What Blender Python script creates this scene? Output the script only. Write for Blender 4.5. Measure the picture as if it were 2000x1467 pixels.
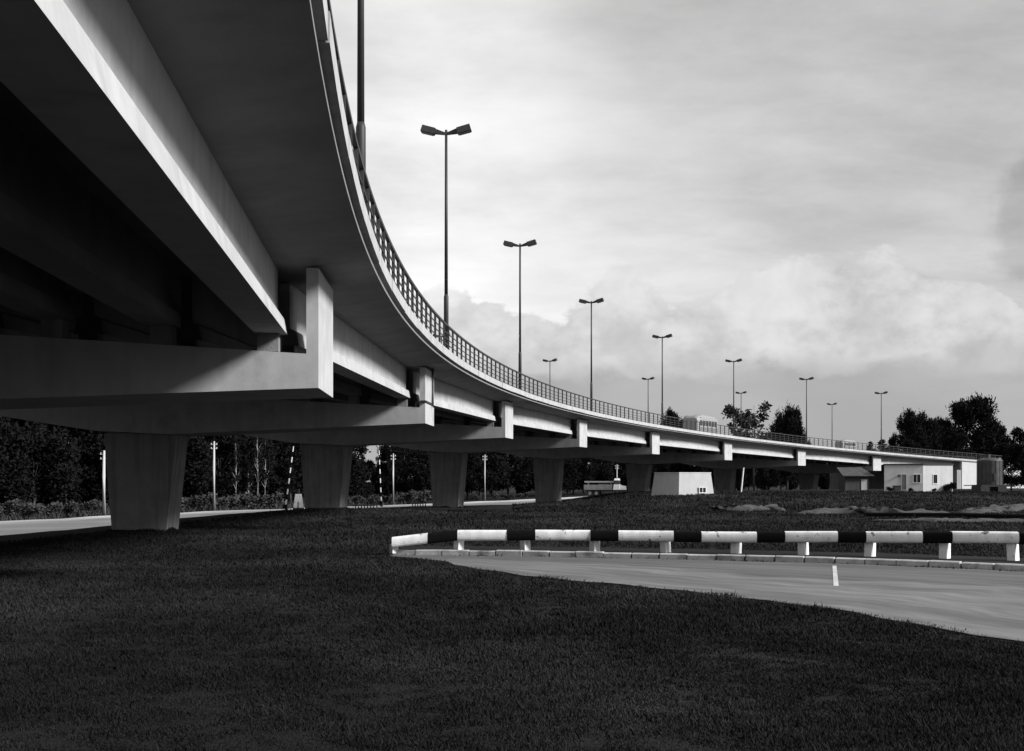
import bpy, math, random
import numpy as np
from mathutils import Vector, Matrix
rad = math.radians
random.seed(7)
rng = np.random.default_rng(11)
scene = bpy.context.scene
col = scene.collection
for o in list(bpy.data.objects):
    bpy.data.objects.remove(o)

# ------------------------------------------------------------------ camera
EYE = 2.1                     # camera height above the lawn
F_PX = 2297.0                 # focal length in photo pixels (2000 wide)
YH = 940.0                    # horizon row in the photo
cd = bpy.data.cameras.new('camera')
cam = bpy.data.objects.new('camera', cd); col.objects.link(cam)
cam.location = (0, 0, EYE); cam.rotation_euler = (rad(90), 0, 0)
cd.sensor_width = 36.0; cd.lens = 36.0 * F_PX / 2000.0
cd.shift_y = (YH - 733.5) / 2000.0
cd.clip_start = 0.1; cd.clip_end = 4000
scene.camera = cam

# ------------------------------------------------------------------ light
SUN_EL = rad(29.5); SUN_AZ = (0.94, -0.34)          # direction towards the sun (x, y)
_n = math.hypot(*SUN_AZ)
sdir = Vector((SUN_AZ[0]/_n*math.cos(SUN_EL), SUN_AZ[1]/_n*math.cos(SUN_EL), math.sin(SUN_EL)))
sl = bpy.data.lights.new('sun', 'SUN'); sl.energy = 5.0; sl.angle = rad(13); sl.color = (1, 1, 1)
so = bpy.data.objects.new('sun', sl); col.objects.link(so)
so.location = (30, -20, 60)
so.rotation_euler = sdir.to_track_quat('Z', 'Y').to_euler()

world = bpy.data.worlds.new('World'); scene.world = world; world.use_nodes = True
nt = world.node_tree; nt.nodes.clear()
def N(t, **k):
    n = nt.nodes.new(t)
    for a, v in k.items():
        if a == 'inp':
            for kk, vv in v.items(): n.inputs[kk].default_value = vv
        else: setattr(n, a, v)
    return n
def L(a, b): nt.links.new(a, b)
def MATH(op, a, b=None, c=None, clamp=False):
    n = N('ShaderNodeMath', operation=op, use_clamp=clamp)
    for i, v in enumerate((a, b, c)):
        if v is None: continue
        if isinstance(v, (int, float)): n.inputs[i].default_value = v
        else: L(v, n.inputs[i])
    return n.outputs[0]
def MAPR(v, a, b, c=0.0, d=1.0, smooth=True):
    n = N('ShaderNodeMapRange', interpolation_type='SMOOTHSTEP' if smooth else 'LINEAR')
    L(v, n.inputs[0])
    for i, x in zip((1, 2, 3, 4), (a, b, c, d)): n.inputs[i].default_value = x
    return n.outputs[0]
sky = N('ShaderNodeTexSky', sky_type='NISHITA', sun_disc=False)
sky.sun_elevation = SUN_EL
sky.sun_rotation = math.atan2(SUN_AZ[0], SUN_AZ[1])
bw = N('ShaderNodeRGBToBW'); L(sky.outputs[0], bw.inputs[0])
tc = N('ShaderNodeTexCoord'); sep = N('ShaderNodeSeparateXYZ'); L(tc.outputs['Generated'], sep.inputs[0])
X, Y, Z = sep.outputs
zz = MATH('ADD', MATH('MAXIMUM', Z, 0.0), 0.22)
comb = N('ShaderNodeCombineXYZ'); L(MATH('DIVIDE', X, zz), comb.inputs[0]); L(MATH('DIVIDE', Y, zz), comb.inputs[1])
def NOISE(vec, scale, detail=6, rough=0.55, dist=0.0, off=(0, 0, 0), sc=(1, 1, 1)):
    mp = N('ShaderNodeMapping'); L(vec, mp.inputs[0]); mp.inputs[1].default_value = off; mp.inputs[3].default_value = sc
    n = N('ShaderNodeTexNoise'); L(mp.outputs[0], n.inputs['Vector'])
    n.inputs['Scale'].default_value = scale; n.inputs['Detail'].default_value = detail
    n.inputs['Roughness'].default_value = rough; n.inputs['Distortion'].default_value = dist
    return n.outputs[0]
layer = NOISE(comb.outputs[0], 1.1, 8, 0.58, 0.12, off=(3.1, 0.4, 0), sc=(1.0, 1.35, 1))
fine = NOISE(comb.outputs[0], 3.4, 8, 0.62, 0.2, off=(7.3, 2.4, 0), sc=(1.0, 1.6, 1))
soft = NOISE(comb.outputs[0], 0.33, 3, 0.45, 0.2, off=(1.2, 5.6, 0))
# high veil of cloud, grey to near white
veil = MATH('ADD', MATH('ADD', MAPR(layer, 0.30, 0.72, 4.9, 7.1), MAPR(soft, 0.38, 0.66, -0.5, 2.6)), MAPR(fine, .3, .7, -.45, .45))
# bank of cumulus low over the horizon, grey haze under it
cum = NOISE(tc.outputs['Generated'], 15.0, 9, 0.58, 0.08, off=(2.35, 0.6, 0.15), sc=(1, 1, 1.5))
big = NOISE(tc.outputs['Generated'], 4.2, 2, 0.4, 0.0, off=(0.7, 1.3, 0.0), sc=(1, 1, .2))
edge_lo = MATH('ADD', 0.088, MATH('MULTIPLY', MATH('SUBTRACT', cum, 0.5), 0.07))
edge_hi = MATH('ADD', 0.158, MATH('MULTIPLY', MATH('SUBTRACT', big, 0.5), 0.30))
in_lo = MAPR(MATH('SUBTRACT', Z, edge_lo), -0.003, 0.016)
in_hi = MAPR(MATH('SUBTRACT', MATH('ADD', edge_hi, MATH('MULTIPLY', MATH('SUBTRACT', cum, .5), .13)), Z), 0.0, 0.010)
band = MATH('MULTIPLY', in_lo, in_hi)
cumval = MATH('ADD', MAPR(cum, 0.36, 0.64, 5.2, 7.6), MAPR(NOISE(tc.outputs['Generated'], 30, 5, .55, .3), .3, .7, -.5, .5))
under = MATH('ADD', MAPR(NOISE(tc.outputs['Generated'], 6, 4, .5, .2, sc=(1, 1, 3)),  .3, .7, 3.9, 4.7), 0.0)
def MIXF(f, a, b):
    n = N('ShaderNodeMix', data_type='FLOAT'); L(f, n.inputs[0])
    for i, v in ((2, a), (3, b)):
        if isinstance(v, (int, float)): n.inputs[i].default_value = v
        else: L(v, n.inputs[i])
    return n.outputs[0]
low = MAPR(MATH('SUBTRACT', Z, edge_lo), -0.004, 0.03)
cl = MIXF(low, under, veil)
cl = MIXF(MATH('MULTIPLY', band, 0.85), cl, cumval)
# a thin bright break in the veil, and one ragged darker cloud, both seen in the photograph
def toward(d, a0, a1):
    n = N('ShaderNodeVectorMath', operation='DOT_PRODUCT'); L(tc.outputs['Generated'], n.inputs[0]); n.inputs[1].default_value = Vector(d).normalized()
    return MAPR(n.outputs['Value'], math.cos(rad(a1)), math.cos(rad(a0)))
cl = MATH('ADD', cl, MATH('MULTIPLY', toward((-.15, 1, .36), 1, 15), MAPR(layer, .25, .6, 1.2, 3.0)))
rag = MAPR(MATH('ADD', toward((.468, 1, .222), .2, 4.4), MATH('MULTIPLY', MATH('SUBTRACT', NOISE(tc.outputs['Generated'], 24, 7, .6, .1), .5), 1.3)), .35, .75)
cl = MATH('SUBTRACT', cl, MATH('MULTIPLY', rag, MATH('MULTIPLY', toward((.468, 1, .222), .3, 5.5), 1.5)))
fin = MIXF(MATH('ADD', 0.90, 0.0), bw.outputs[0], cl)
cc = N('ShaderNodeCombineColor'); [L(fin, cc.inputs[i]) for i in range(3)]
bg = N('ShaderNodeBackground'); L(cc.outputs[0], bg.inputs[0]); bg.inputs[1].default_value = 0.078
wo = N('ShaderNodeOutputWorld'); L(bg.outputs[0], wo.inputs[0])

scene.view_settings.view_transform = 'Standard'; scene.view_settings.look = 'None'
scene.view_settings.exposure = 0.45; scene.view_settings.gamma = 1.0
scene.view_settings.use_curve_mapping = False
scene.render.engine = 'CYCLES'

# ------------------------------------------------------------------ materials (black-and-white place: all neutral greys)
def mat(name, v, rough=0.8, var=0.15, scale=3.0, detail=6, bump=0.0, bscale=40, stretch=(1, 1, 1), streak=0.0, v2=None, mscale=1.0, lo=.35, hi=.65, spec=0.3, metal=0.0, uv=False):
    m = bpy.data.materials.new(name); m.use_nodes = True
    t = m.node_tree; b = t.nodes['Principled BSDF']
    b.inputs['Roughness'].default_value = rough
    b.inputs['Specular IOR Level'].default_value = spec; b.inputs['Metallic'].default_value = metal
    geo = t.nodes.new('ShaderNodeNewGeometry')
    mp = t.nodes.new('ShaderNodeMapping'); mp.inputs[3].default_value = stretch
    if uv:
        un = t.nodes.new('ShaderNodeUVMap'); un.uv_map = 'UVMap'; t.links.new(un.outputs[0], mp.inputs[0])
    else: t.links.new(geo.outputs['Position'], mp.inputs[0])
    n = t.nodes.new('ShaderNodeTexNoise'); t.links.new(mp.outputs[0], n.inputs[0])
    n.inputs['Scale'].default_value = scale; n.inputs['Detail'].default_value = detail; n.inputs['Roughness'].default_value = .62
    mr = t.nodes.new('ShaderNodeMapRange'); t.links.new(n.outputs[0], mr.inputs[0])
    mr.inputs[1].default_value = .25; mr.inputs[2].default_value = .75
    mr.inputs[3].default_value = v*(1-var); mr.inputs[4].default_value = v*(1+var)
    out = mr.outputs[0]
    if v2 is not None:
        n2 = t.nodes.new('ShaderNodeTexNoise'); t.links.new(mp.outputs[0], n2.inputs[0])
        n2.inputs['Scale'].default_value = mscale; n2.inputs['Detail'].default_value = 5; n2.inputs['Roughness'].default_value = .6
        m2 = t.nodes.new('ShaderNodeMapRange'); t.links.new(n2.outputs[0], m2.inputs[0]); m2.inputs[1].default_value = lo; m2.inputs[2].default_value = hi
        mx = t.nodes.new('ShaderNodeMix'); t.links.new(m2.outputs[0], mx.inputs[0]); t.links.new(out, mx.inputs[2]); mx.inputs[3].default_value = v2
        out = mx.outputs[0]
    if streak:
        mp3 = t.nodes.new('ShaderNodeMapping'); mp3.inputs[3].default_value = (1, 1, .06); t.links.new(geo.outputs['Position'], mp3.inputs[0])
        n3 = t.nodes.new('ShaderNodeTexNoise'); t.links.new(mp3.outputs[0], n3.inputs[0]); n3.inputs['Scale'].default_value = 3.5; n3.inputs['Detail'].default_value = 6
        m3 = t.nodes.new('ShaderNodeMapRange'); t.links.new(n3.outputs[0], m3.inputs[0]); m3.inputs[1].default_value = .42; m3.inputs[2].default_value = .72
        m3.inputs[3].default_value = 1.0; m3.inputs[4].default_value = 1 - streak
        mu = t.nodes.new('ShaderNodeMath'); mu.operation = 'MULTIPLY'; t.links.new(out, mu.inputs[0]); t.links.new(m3.outputs[0], mu.inputs[1]); out = mu.outputs[0]
    c = t.nodes.new('ShaderNodeCombineColor'); [t.links.new(out, c.inputs[i]) for i in range(3)]
    t.links.new(c.outputs[0], b.inputs['Base Color'])
    if bump:
        nb = t.nodes.new('ShaderNodeTexNoise'); t.links.new(geo.outputs['Position'], nb.inputs[0]); nb.inputs['Scale'].default_value = bscale; nb.inputs['Detail'].default_value = 4
        bp = t.nodes.new('ShaderNodeBump'); bp.inputs['Strength'].default_value = bump; bp.inputs['Distance'].default_value = .03
        t.links.new(nb.outputs[0], bp.inputs['Height']); t.links.new(bp.outputs[0], b.inputs['Normal'])
    return m
M = {}
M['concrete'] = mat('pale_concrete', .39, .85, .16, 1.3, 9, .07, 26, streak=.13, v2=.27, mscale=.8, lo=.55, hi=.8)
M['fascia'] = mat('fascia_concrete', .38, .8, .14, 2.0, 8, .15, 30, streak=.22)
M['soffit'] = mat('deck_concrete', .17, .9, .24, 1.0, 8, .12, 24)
M['pierc'] = mat('pier_concrete', .23, .9, .2, 1.2, 9, .25, 20, streak=.34)
M['asph'] = mat('asphalt', .10, .9, .25, 8, 8)
M['road'] = mat('worn_asphalt', .074, .9, .40, 2.4, 12, .45, 70, stretch=(.16, 1.5, 1), v2=.112, mscale=.8, lo=.44, hi=.58, uv=True)
M['gravel'] = mat('gravel_shoulder', .150, .95, .40, 2.6, 12, .55, 60, stretch=(.2, 1.4, 1), v2=.095, mscale=.9, lo=.44, hi=.60, uv=True)
M['froad'] = mat('dusty_road', .58, .95, .18, .6, 8, .1, 20, v2=.42, mscale=.15)
M['grass'] = mat('lawn_soil', .012, 1.0, .40, 1.2, 10, .5, 18, v2=.024, mscale=.10, spec=.05)
M['blade'] = mat('grass_blade', .0110, .9, .5, 1.0, 9, v2=.036, mscale=.13, lo=.47, hi=.70, spec=.08)
M['weed'] = mat('weed_leaf', .045, .9, .5, 3, 5, spec=.1)
M['kerb'] = mat('kerb_stone', .36, .9, .3, 3, 9, .3, 40, v2=.12, mscale=1.9, lo=.48, hi=.66)
M['wpaint'] = mat('white_paint', .74, .7, .14, 4, 10, .2, 30, v2=.16, mscale=4.5, lo=.60, hi=.66, streak=.22)
M['wpost'] = mat('whitewash', .70, .8, .1, 6, 8, .1, 30, v2=.35, mscale=3, lo=.62, hi=.75)
M['bpaint'] = mat('black_paint', .008, .95, .3, 8, 5, spec=.02)
M['dash'] = mat('road_paint', .5, .8, .2, 14, 8, v2=.3, mscale=7, lo=.45, hi=.6)
M['rail'] = mat('railing_paint', .035, .6, .2, 6, 4)
M['lamp'] = mat('lamp_paint', .028, .55, .2, 6, 4)
M['lens'] = mat('lamp_glass', .10, .25, .1, 6, 4)
M['bark'] = mat('bark', .05, .95, .35, 4, 6, .4, 20)
M['birch'] = mat('birch_bark', .42, .9, .35, 3, 6, stretch=(1, 1, .6))
M['leaf'] = mat('dark_foliage', .011, .95, .5, .9, 6, spec=.02)
M['leaf2'] = mat('mid_foliage', .03, .85, .55, .9, 6, spec=.1)
M['wood'] = mat('grey_timber_pole', .40, .9, .25, 4, 8, stretch=(1, 1, .1))
M['darkwood'] = mat('tarred_timber', .05, .9, .35, 3, 8, stretch=(1, 1, .15))
M['roofing'] = mat('weathered_roofing', .05, .9, .4, 2.2, 8, .3, 12)
M['wall'] = mat('whitewashed_brick', .50, .9, .1, 1.1, 8, .15, 14, streak=.12)
M['wall2'] = mat('white_render', .40, .85, .08, 1.1, 8, .1, 14, streak=.08)
M['glass'] = mat('window_glass', .02, .2, .2, 1, 2, spec=.35)
M['door'] = mat('door_paint', .14, .7, .2, 3, 6)
M['soil'] = mat('sandy_soil', .055, 1, .4, 1.6, 9, .6, 6, v2=.025, mscale=.7, lo=.44, hi=.58)
M['steel'] = mat('dull_steel', .055, .5, .35, 1.4, 8, .1, 10, metal=.3, streak=.3)
M['dark'] = mat('dark_iron', .025, .7, .3, 4, 6)
M['busl'] = mat('bus_cream', .24, .45, .12, 2, 5)
M['busd'] = mat('bus_grey', .15, .45, .15, 2, 5)
M['truckd'] = mat('truck_paint', .2, .6, .3, 2, 6)
M['truckl'] = mat('truck_pale', .8, .6, .12, 2, 6)
M['rubber'] = mat('rubber', .02, .9, .2, 4, 4)

# ------------------------------------------------------------------ mesh helpers
class MB:
    def __init__(s): s.v = []; s.f = []
    def add(s, vs, fs):
        b = len(s.v); s.v += [tuple(p) for p in vs]; s.f += [tuple(b+i for i in f) for f in fs]; return s
    def box(s, lo, hi, mtx=None):
        x0, y0, z0 = lo; x1, y1, z1 = hi
        vs = [(x0,y0,z0),(x1,y0,z0),(x1,y1,z0),(x0,y1,z0),(x0,y0,z1),(x1,y0,z1),(x1,y1,z1),(x0,y1,z1)]
        if mtx is not None: vs = [mtx @ Vector(p) for p in vs]
        return s.add(vs, [(0,3,2,1),(4,5,6,7),(0,1,5,4),(1,2,6,5),(2,3,7,6),(3,0,4,7)])
    def hexa(s, vs): return s.add(vs, [(0,3,2,1),(4,5,6,7),(0,1,5,4),(1,2,6,5),(2,3,7,6),(3,0,4,7)])
    def tube(s, pts, rs, n=8, caps=True):
        rings = []; b = len(s.v)
        for i, p in enumerate(pts):
            p = Vector(p); a = Vector(pts[max(i-1, 0)]); c = Vector(pts[min(i+1, len(pts)-1)])
            d = (c-a).normalized(); u = d.cross(Vector((0, 0, 1)))
            if u.length < 1e-3: u = Vector((1, 0, 0))
            u.normalize(); w = d.cross(u)
            r = rs[i] if isinstance(rs, (list, tuple)) else rs
            for k in range(n):
                an = 2*math.pi*k/n; s.v.append(tuple(p + r*(math.cos(an)*u + math.sin(an)*w)))
        for i in range(len(pts)-1):
            for k in range(n):
                k2 = (k+1) % n; s.f.append((b+i*n+k, b+i*n+k2, b+(i+1)*n+k2, b+(i+1)*n+k))
        if caps:
            s.f.append(tuple(b+k for k in reversed(range(n)))); s.f.append(tuple(b+(len(pts)-1)*n+k for k in range(n)))
        return s
    def sweep(s, sections, closed=True, caps=True):
        n = len(sections[0]); b = len(s.v)
        for sec in sections: s.v += [tuple(p) for p in sec]
        for i in range(len(sections)-1):
            for k in range(n if closed else n-1):
                k2 = (k+1) % n; s.f.append((b+i*n+k, b+i*n+k2, b+(i+1)*n+k2, b+(i+1)*n+k))
        if caps and closed:
            s.f.append(tuple(b+k for k in reversed(range(n)))); s.f.append(tuple(b+(len(sections)-1)*n+k for k in range(n)))
        return s
    def mesh(s, name, m, origin=(0, 0, 0), smooth=False):
        me = bpy.data.meshes.new(name)
        ox, oy, oz = origin
        me.from_pydata([(x-ox, y-oy, z-oz) for x, y, z in s.v], [], s.f); me.update()
        if isinstance(m, str): m = M[m]
        me.materials.append(m)
        bm_fix(me)
        if smooth: me.polygons.foreach_set('use_smooth', [True]*len(me.polygons))
        return me
    def build(s, name, m, parent=None, origin=(0, 0, 0), smooth=False, loc=None):
        me = s.mesh(name, m, origin, smooth)
        o = bpy.data.objects.new(name, me); col.objects.link(o)
        if parent is not None: o.parent = parent
        if loc is not None: o.location = loc
        elif parent is None: o.location = origin
        return o
import bmesh
def bm_fix(me):
    bm = bmesh.new(); bm.from_mesh(me); bmesh.ops.recalc_face_normals(bm, faces=bm.faces); bm.to_mesh(me); bm.free()
def empty(name, loc, rz=0):
    o = bpy.data.objects.new(name, None); col.objects.link(o); o.location = loc; o.rotation_euler = (0, 0, rz); o.empty_display_size = .3; return o
def tag(o, label=None, cat=None, group=None, kind=None):
    if label: o['label'] = label
    if cat: o['category'] = cat
    if group: o['group'] = group
    if kind: o['kind'] = kind
    return o
def copy_tree(o, parent=None):
    c = o.copy(); col.objects.link(c); c.parent = parent
    for ch in list(o.children): copy_tree(ch, c)
    return c
def ss(a, b, x):
    t = np.clip((np.asarray(x, float)-a)/(b-a), 0, 1); return t*t*(3-2*t)

# ------------------------------------------------------------------ the curve of the overpass (from the photograph's piers, lamps and deck edge)
CX, CY, RC = 216.0, 34.07, 220.0
TH1, DTH = -0.0469, 0.1168
HB = 2.3                     # cap soffit to deck soffit
def zcap(t):
    if t < -1: return 1.31 + 0.25*(t+1)
    if t < 0: return 1.7817 + .7055*t + .234*t*t
    return 1.7817 + .7055*t - .1176*t*t + .0021*t**3
def se(q): return 0.057*min(max(q, 0), 24.7)          # superelevation of the curve
def P(t, q, z):              # t in spans from the first cap, q outwards from the cap ends, z above the camera
    th = TH1 + DTH*t; r = RC+q
    return (CX-r*math.cos(th), CY+r*math.sin(th), EYE+z)
def polar(x, y):
    dx, dy = CX-x, y-CY
    return np.hypot(dx, dy), np.arctan2(dy, dx)
def at_r(px, r):             # ground point seen at photo column px on the circle of radius r
    k = (px-1000)/F_PX
    a = k*k+1; b = -2*(CX*k+CY); c = CX*CX+CY*CY-r*r
    d = (-b+math.sqrt(max(b*b-4*a*c, 0)))/(2*a)
    return k*d, d

# ------------------------------------------------------------------ terrain
def gz(x, y):
    x = np.asarray(x, float); y = np.asarray(y, float)
    r, th = polar(x, y)
    th = np.where(y < -60, -1, th)
    z = -1.25*ss(234.6, 247.5, r)*(1-.55*ss(.5, .8, th))
    rise = .78*ss(84, 116, y)*ss(4, 15, x)
    z = z + rise*(1-.75*ss(226, 250, r))
    for bx, by, s, h in ((-10.5, 73, 7, .30), (-5, 103, 6, -.2), (3, 127, 9, -.75), (6.5, 113, 3.2, .45)):
        z = z + h*np.exp(-((x-bx)**2+(y-by)**2)/(2*s*s))
    z = z + .05*np.sin(x*.31+1.3)*np.sin(y*.23)*ss(38, 70, y) + .03*np.sin(x*.9)*np.sin(y*.7+.4)*ss(45, 75, y)
    return z
def g(x, y): return float(gz(x, y))
def on_ground(px, py, guess=60.):    # where the photo's pixel meets the terrain
    k = (px-1000)/F_PX; s = (py-YH)/F_PX
    d = 3.0
    while d < 600:
        if EYE - s*d <= g(k*d, d): break
        d += .25
    return k*d, d
def axis(segs):
    out = []
    for a, b, st in segs: out += list(np.arange(a, b, st))
    return np.array(out + [segs[-1][1]])
xs = axis(((-900, -200, 50), (-200, -70, 10), (-70, -36, 2.5), (-36, 40, 1.0), (40, 120, 2.5), (120, 260, 10), (260, 900, 50)))
ys = axis(((-300, -40, 40), (-40, 40, 2), (40, 160, 1.0), (160, 290, 2.5), (290, 460, 15), (460, 2200, 100)))
GX, GY = np.meshgrid(xs, ys)
GZ = gz(GX, GY)
nx, ny = len(xs), len(ys)
verts = np.stack([GX.ravel(), GY.ravel(), GZ.ravel()], 1)
idx = np.arange(nx*ny).reshape(ny, nx)
quads = np.stack([idx[:-1, :-1].ravel(), idx[:-1, 1:].ravel(), idx[1:, 1:].ravel(), idx[1:, :-1].ravel()], 1)
def np_mesh(name, v, f, m, smooth=True):
    me = bpy.data.meshes.new(name); k = f.shape[1]
    me.vertices.add(len(v)); me.vertices.foreach_set('co', np.asarray(v, np.float32).ravel())
    me.loops.add(f.size); me.loops.foreach_set('vertex_index', f.astype(np.int32).ravel())
    me.polygons.add(len(f)); me.polygons.foreach_set('loop_start', np.arange(0, f.size, k, dtype=np.int32))
    me.update(calc_edges=True); me.materials.append(M[m] if isinstance(m, str) else m)
    if smooth: me.polygons.foreach_set('use_smooth', np.ones(len(f), bool))
    me.validate()
    return me
ground = bpy.data.objects.new('ground', np_mesh('ground', verts, quads, 'grass')); col.objects.link(ground)
tag(ground, 'dark rough lawn and open ground under and around the overpass', 'ground', kind='structure')

# far road beyond the overpass
def ring_sheet(name, r0, r1, th0, th1, n, m, lift):
    mb = MB(); secs = []
    for i in range(n+1):
        th = th0+(th1-th0)*i/n; row = []
        for j in range(9):
            r = r0+(r1-r0)*j/8; x = CX-r*math.cos(th); y = CY+r*math.sin(th)
            row.append((x, y, g(x, y)+lift))
        secs.append(row)
    mb.sweep(secs, closed=False)
    return mb.build(name, m)
far_road = ring_sheet('far_road', 249.5, 266.0, -.35, .95, 90, 'froad', .06)
tag(far_road, 'pale dusty road curving past the far side of the overpass', 'road', kind='structure')

# near loop road, kerb and verge
kerb_pts = [(-3.5, 33.30), (-2.6, 33.2), (0, 32.8), (5.4, 31.1), (8.96, 29.4), (11.86, 27.25), (14.6, 24.4), (17.0, 20.5), (18.8, 15), (19.6, 8), (19.8, -12)]
near_pts = [(-3.3, 32.6), (-1.7, 30.6), (-1.2, 28.8), (0, 26.6), (2.08, 23.9), (3.78, 21.7), (5.1, 19.5), (5.96, 17.1), (6.67, 15.3), (7.7, 11), (8.0, -12)]
def resample(pts, n):
    p = np.array(pts, float)
    # Catmull-Rom through the points, then even arc length
    out = []
    q = np.vstack([2*p[0]-p[1], p, 2*p[-1]-p[-2]])
    for i in range(1, len(q)-2):
        for u in np.linspace(0, 1, 24, endpoint=False):
            a, b, c, d = q[i-1], q[i], q[i+1], q[i+2]
            out.append(.5*((2*b)+(-a+c)*u+(2*a-5*b+4*c-d)*u*u+(-a+3*b-3*c+d)*u**3))
    out.append(q[-2]); out = np.array(out)
    s = np.r_[0, np.cumsum(np.hypot(*np.diff(out, axis=0).T))]
    t = np.linspace(0, s[-1], n)
    return np.stack([np.interp(t, s, out[:, 0]), np.interp(t, s, out[:, 1])], 1), s[-1]
def add_uv(o, ncol, sx, sy):
    me = o.data; uvl = me.uv_layers.new(name='UVMap')
    vi = np.empty(len(me.loops), np.int32); me.loops.foreach_get('vertex_index', vi)
    uvl.data.foreach_set('uv', np.stack([vi//ncol*sx, vi % ncol*sy], 1).astype(np.float32).ravel())
ka, klen = resample(kerb_pts, 90); na, _ = resample(near_pts, 90)
mb = MB(); secs = []
for i in range(90):
    row = []
    w = .10*math.sin(i*1.7)+.08*math.sin(i*.63+1)
    for j in range(7):
        u = j/6; p = ka[i]*(1-u)+na[i]*u
        if j == 6: p = p + np.array((w*.4, w))
        row.append((p[0], p[1], g(p[0], p[1])+.012))
    secs.append(row)
mb.sweep(secs, closed=False)
road = mb.build('road', 'road'); add_uv(road, 7, .55, 1.6); tag(road, 'worn grey asphalt ramp curving between the lawn and the guard rail', 'road', kind='structure')
mb = MB(); secs = []
for i in range(4, 90):
    row = []; w = .10*math.sin(i*1.7)+.08*math.sin(i*.63+1); st = .50+.06*math.sin(i*.37)+.025*math.sin(i*1.9)
    for j in range(5):
        u = st+(1.004-st)*j/4; p = ka[i]*(1-u)+na[i]*u
        if j == 4: p = p+np.array((w*.4, w))
        row.append((p[0], p[1], g(p[0], p[1])+.017))
    secs.append(row)
mb.sweep(secs, closed=False)
sh = mb.build('road_shoulder', 'gravel'); add_uv(sh, 5, .55, 1.2); tag(sh, 'paler gravelly shoulder between the asphalt and the lawn', 'road', kind='structure')
nk = int(klen/.76)
kp, _ = resample(kerb_pts, nk+1)
for i in range(nk):
    a, b = kp[i], kp[i+1]
    if a[1] < 12: break
    d = (b-a)/np.linalg.norm(b-a); n = np.array((-d[1], d[0]));
    if n[1] < 0 and i < 20: n = -n
    if np.dot(n, np.array((9., 8.))-a) > 0: n = -n
    gap = random.uniform(.012, .045); h = .165+random.uniform(-.018, .014); sft = random.uniform(-.015, .015)
    a2 = a+d*gap+n*sft; b2 = b-d*gap*.5+n*sft
    mb = MB(); pr = [(0, -.06), (0, h-.025), (.03, h), (.2, h), (.2, -.06)]
    mb.sweep([[(p[0]+n[0]*u, p[1]+n[1]*u, w) for u, w in pr] for p in (a2, b2)])
    o = mb.build('kerb_stone', 'kerb', road)
mb = MB(); secs = []
kk, _ = resample(kerb_pts, 70)
for i in range(70):
    a = kk[i]; d = kk[min(i+1, 69)]-kk[max(i-1, 0)]; d /= np.linalg.norm(d); n = np.array((-d[1], d[0]))
    if np.dot(n, np.array((9., 8.))-a) > 0: n = -n
    row = []
    for u, z in ((.19, .135), (1.0, .13), (2.0, .125), (3.5, .07), (6.0, -.03)):
        p = a+n*u; row.append((p[0], p[1], g(p[0], p[1])+z))
    secs.append(row)
mb.sweep(secs, closed=False)
verge = mb.build('verge', 'grass', smooth=True); tag(verge, 'strip of turf behind the kerb', 'verge', kind='structure')
mb = MB(); secs = []
for u in np.linspace(0, 1, 6):
    x = 7.95+(6.45-7.95)*u; y = 29.0+(23.4-29.0)*u
    secs.append([(x-.05, y, .020), (x+.05, y, .020)])
mb.sweep(secs, closed=False)
mb.build('lane_dash', 'dash', road)

# ------------------------------------------------------------------ the overpass
bo = P(1, 12.35, -EYE)
bridge = empty('highway_overpass', (bo[0], bo[1], 0))
tag(bridge, 'long curved concrete highway overpass on wide hammerhead piers', 'overpass')
BO = (bo[0], bo[1], 0)
T0, T1 = -5.0, 11.0
ST = [T0+(T1-T0)*i/390 for i in range(391)]
def swp(name, prof, m, parent=None, t0=T0, t1=T1, smooth=False):
    mb = MB()
    ts = [t for t in ST if t0 <= t <= t1]
    secs = [[P(t, q, zcap(t)+HB+z+se(q)) for q, z in prof] for t in ts]
    mb.sweep(secs)
    return mb.build(name, m, parent or bridge, BO)
EDGE = 25.77
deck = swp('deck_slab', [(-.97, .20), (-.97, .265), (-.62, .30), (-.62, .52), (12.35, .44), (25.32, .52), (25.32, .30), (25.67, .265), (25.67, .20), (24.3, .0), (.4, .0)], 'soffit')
NP = 6
for k in range(int(T0*NP), int(T1*NP)):
    ta, tb = (k+.0012)/NP, (k+1-.0012)/NP; jq = random.uniform(-.012, .012); jz = random.uniform(-.010, .010); mb = MB()
    mb.sweep([[P(t, q+(jq if q < -1 else 0), zcap(t)+HB+z+(jz if z < .5 else 0)) for q, z in ((-1.07, .344), (-1.07, .637), (-.57, .637), (-.57, .344))] for t in np.linspace(ta, tb, 4)])
    mb.build('fascia_panel', 'fascia', deck, BO)
swp('fascia', [(EDGE, .344), (EDGE, .637), (EDGE-.5, .637), (EDGE-.5, .344)], 'fascia', deck)
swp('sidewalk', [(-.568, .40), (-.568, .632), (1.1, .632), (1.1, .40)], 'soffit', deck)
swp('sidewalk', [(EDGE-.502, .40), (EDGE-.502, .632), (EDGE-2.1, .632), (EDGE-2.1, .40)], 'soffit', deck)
swp('roadway', [(1.103, .45), (1.103, .545), (23.66, .545), (23.66, .45)], 'asph', deck)
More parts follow.
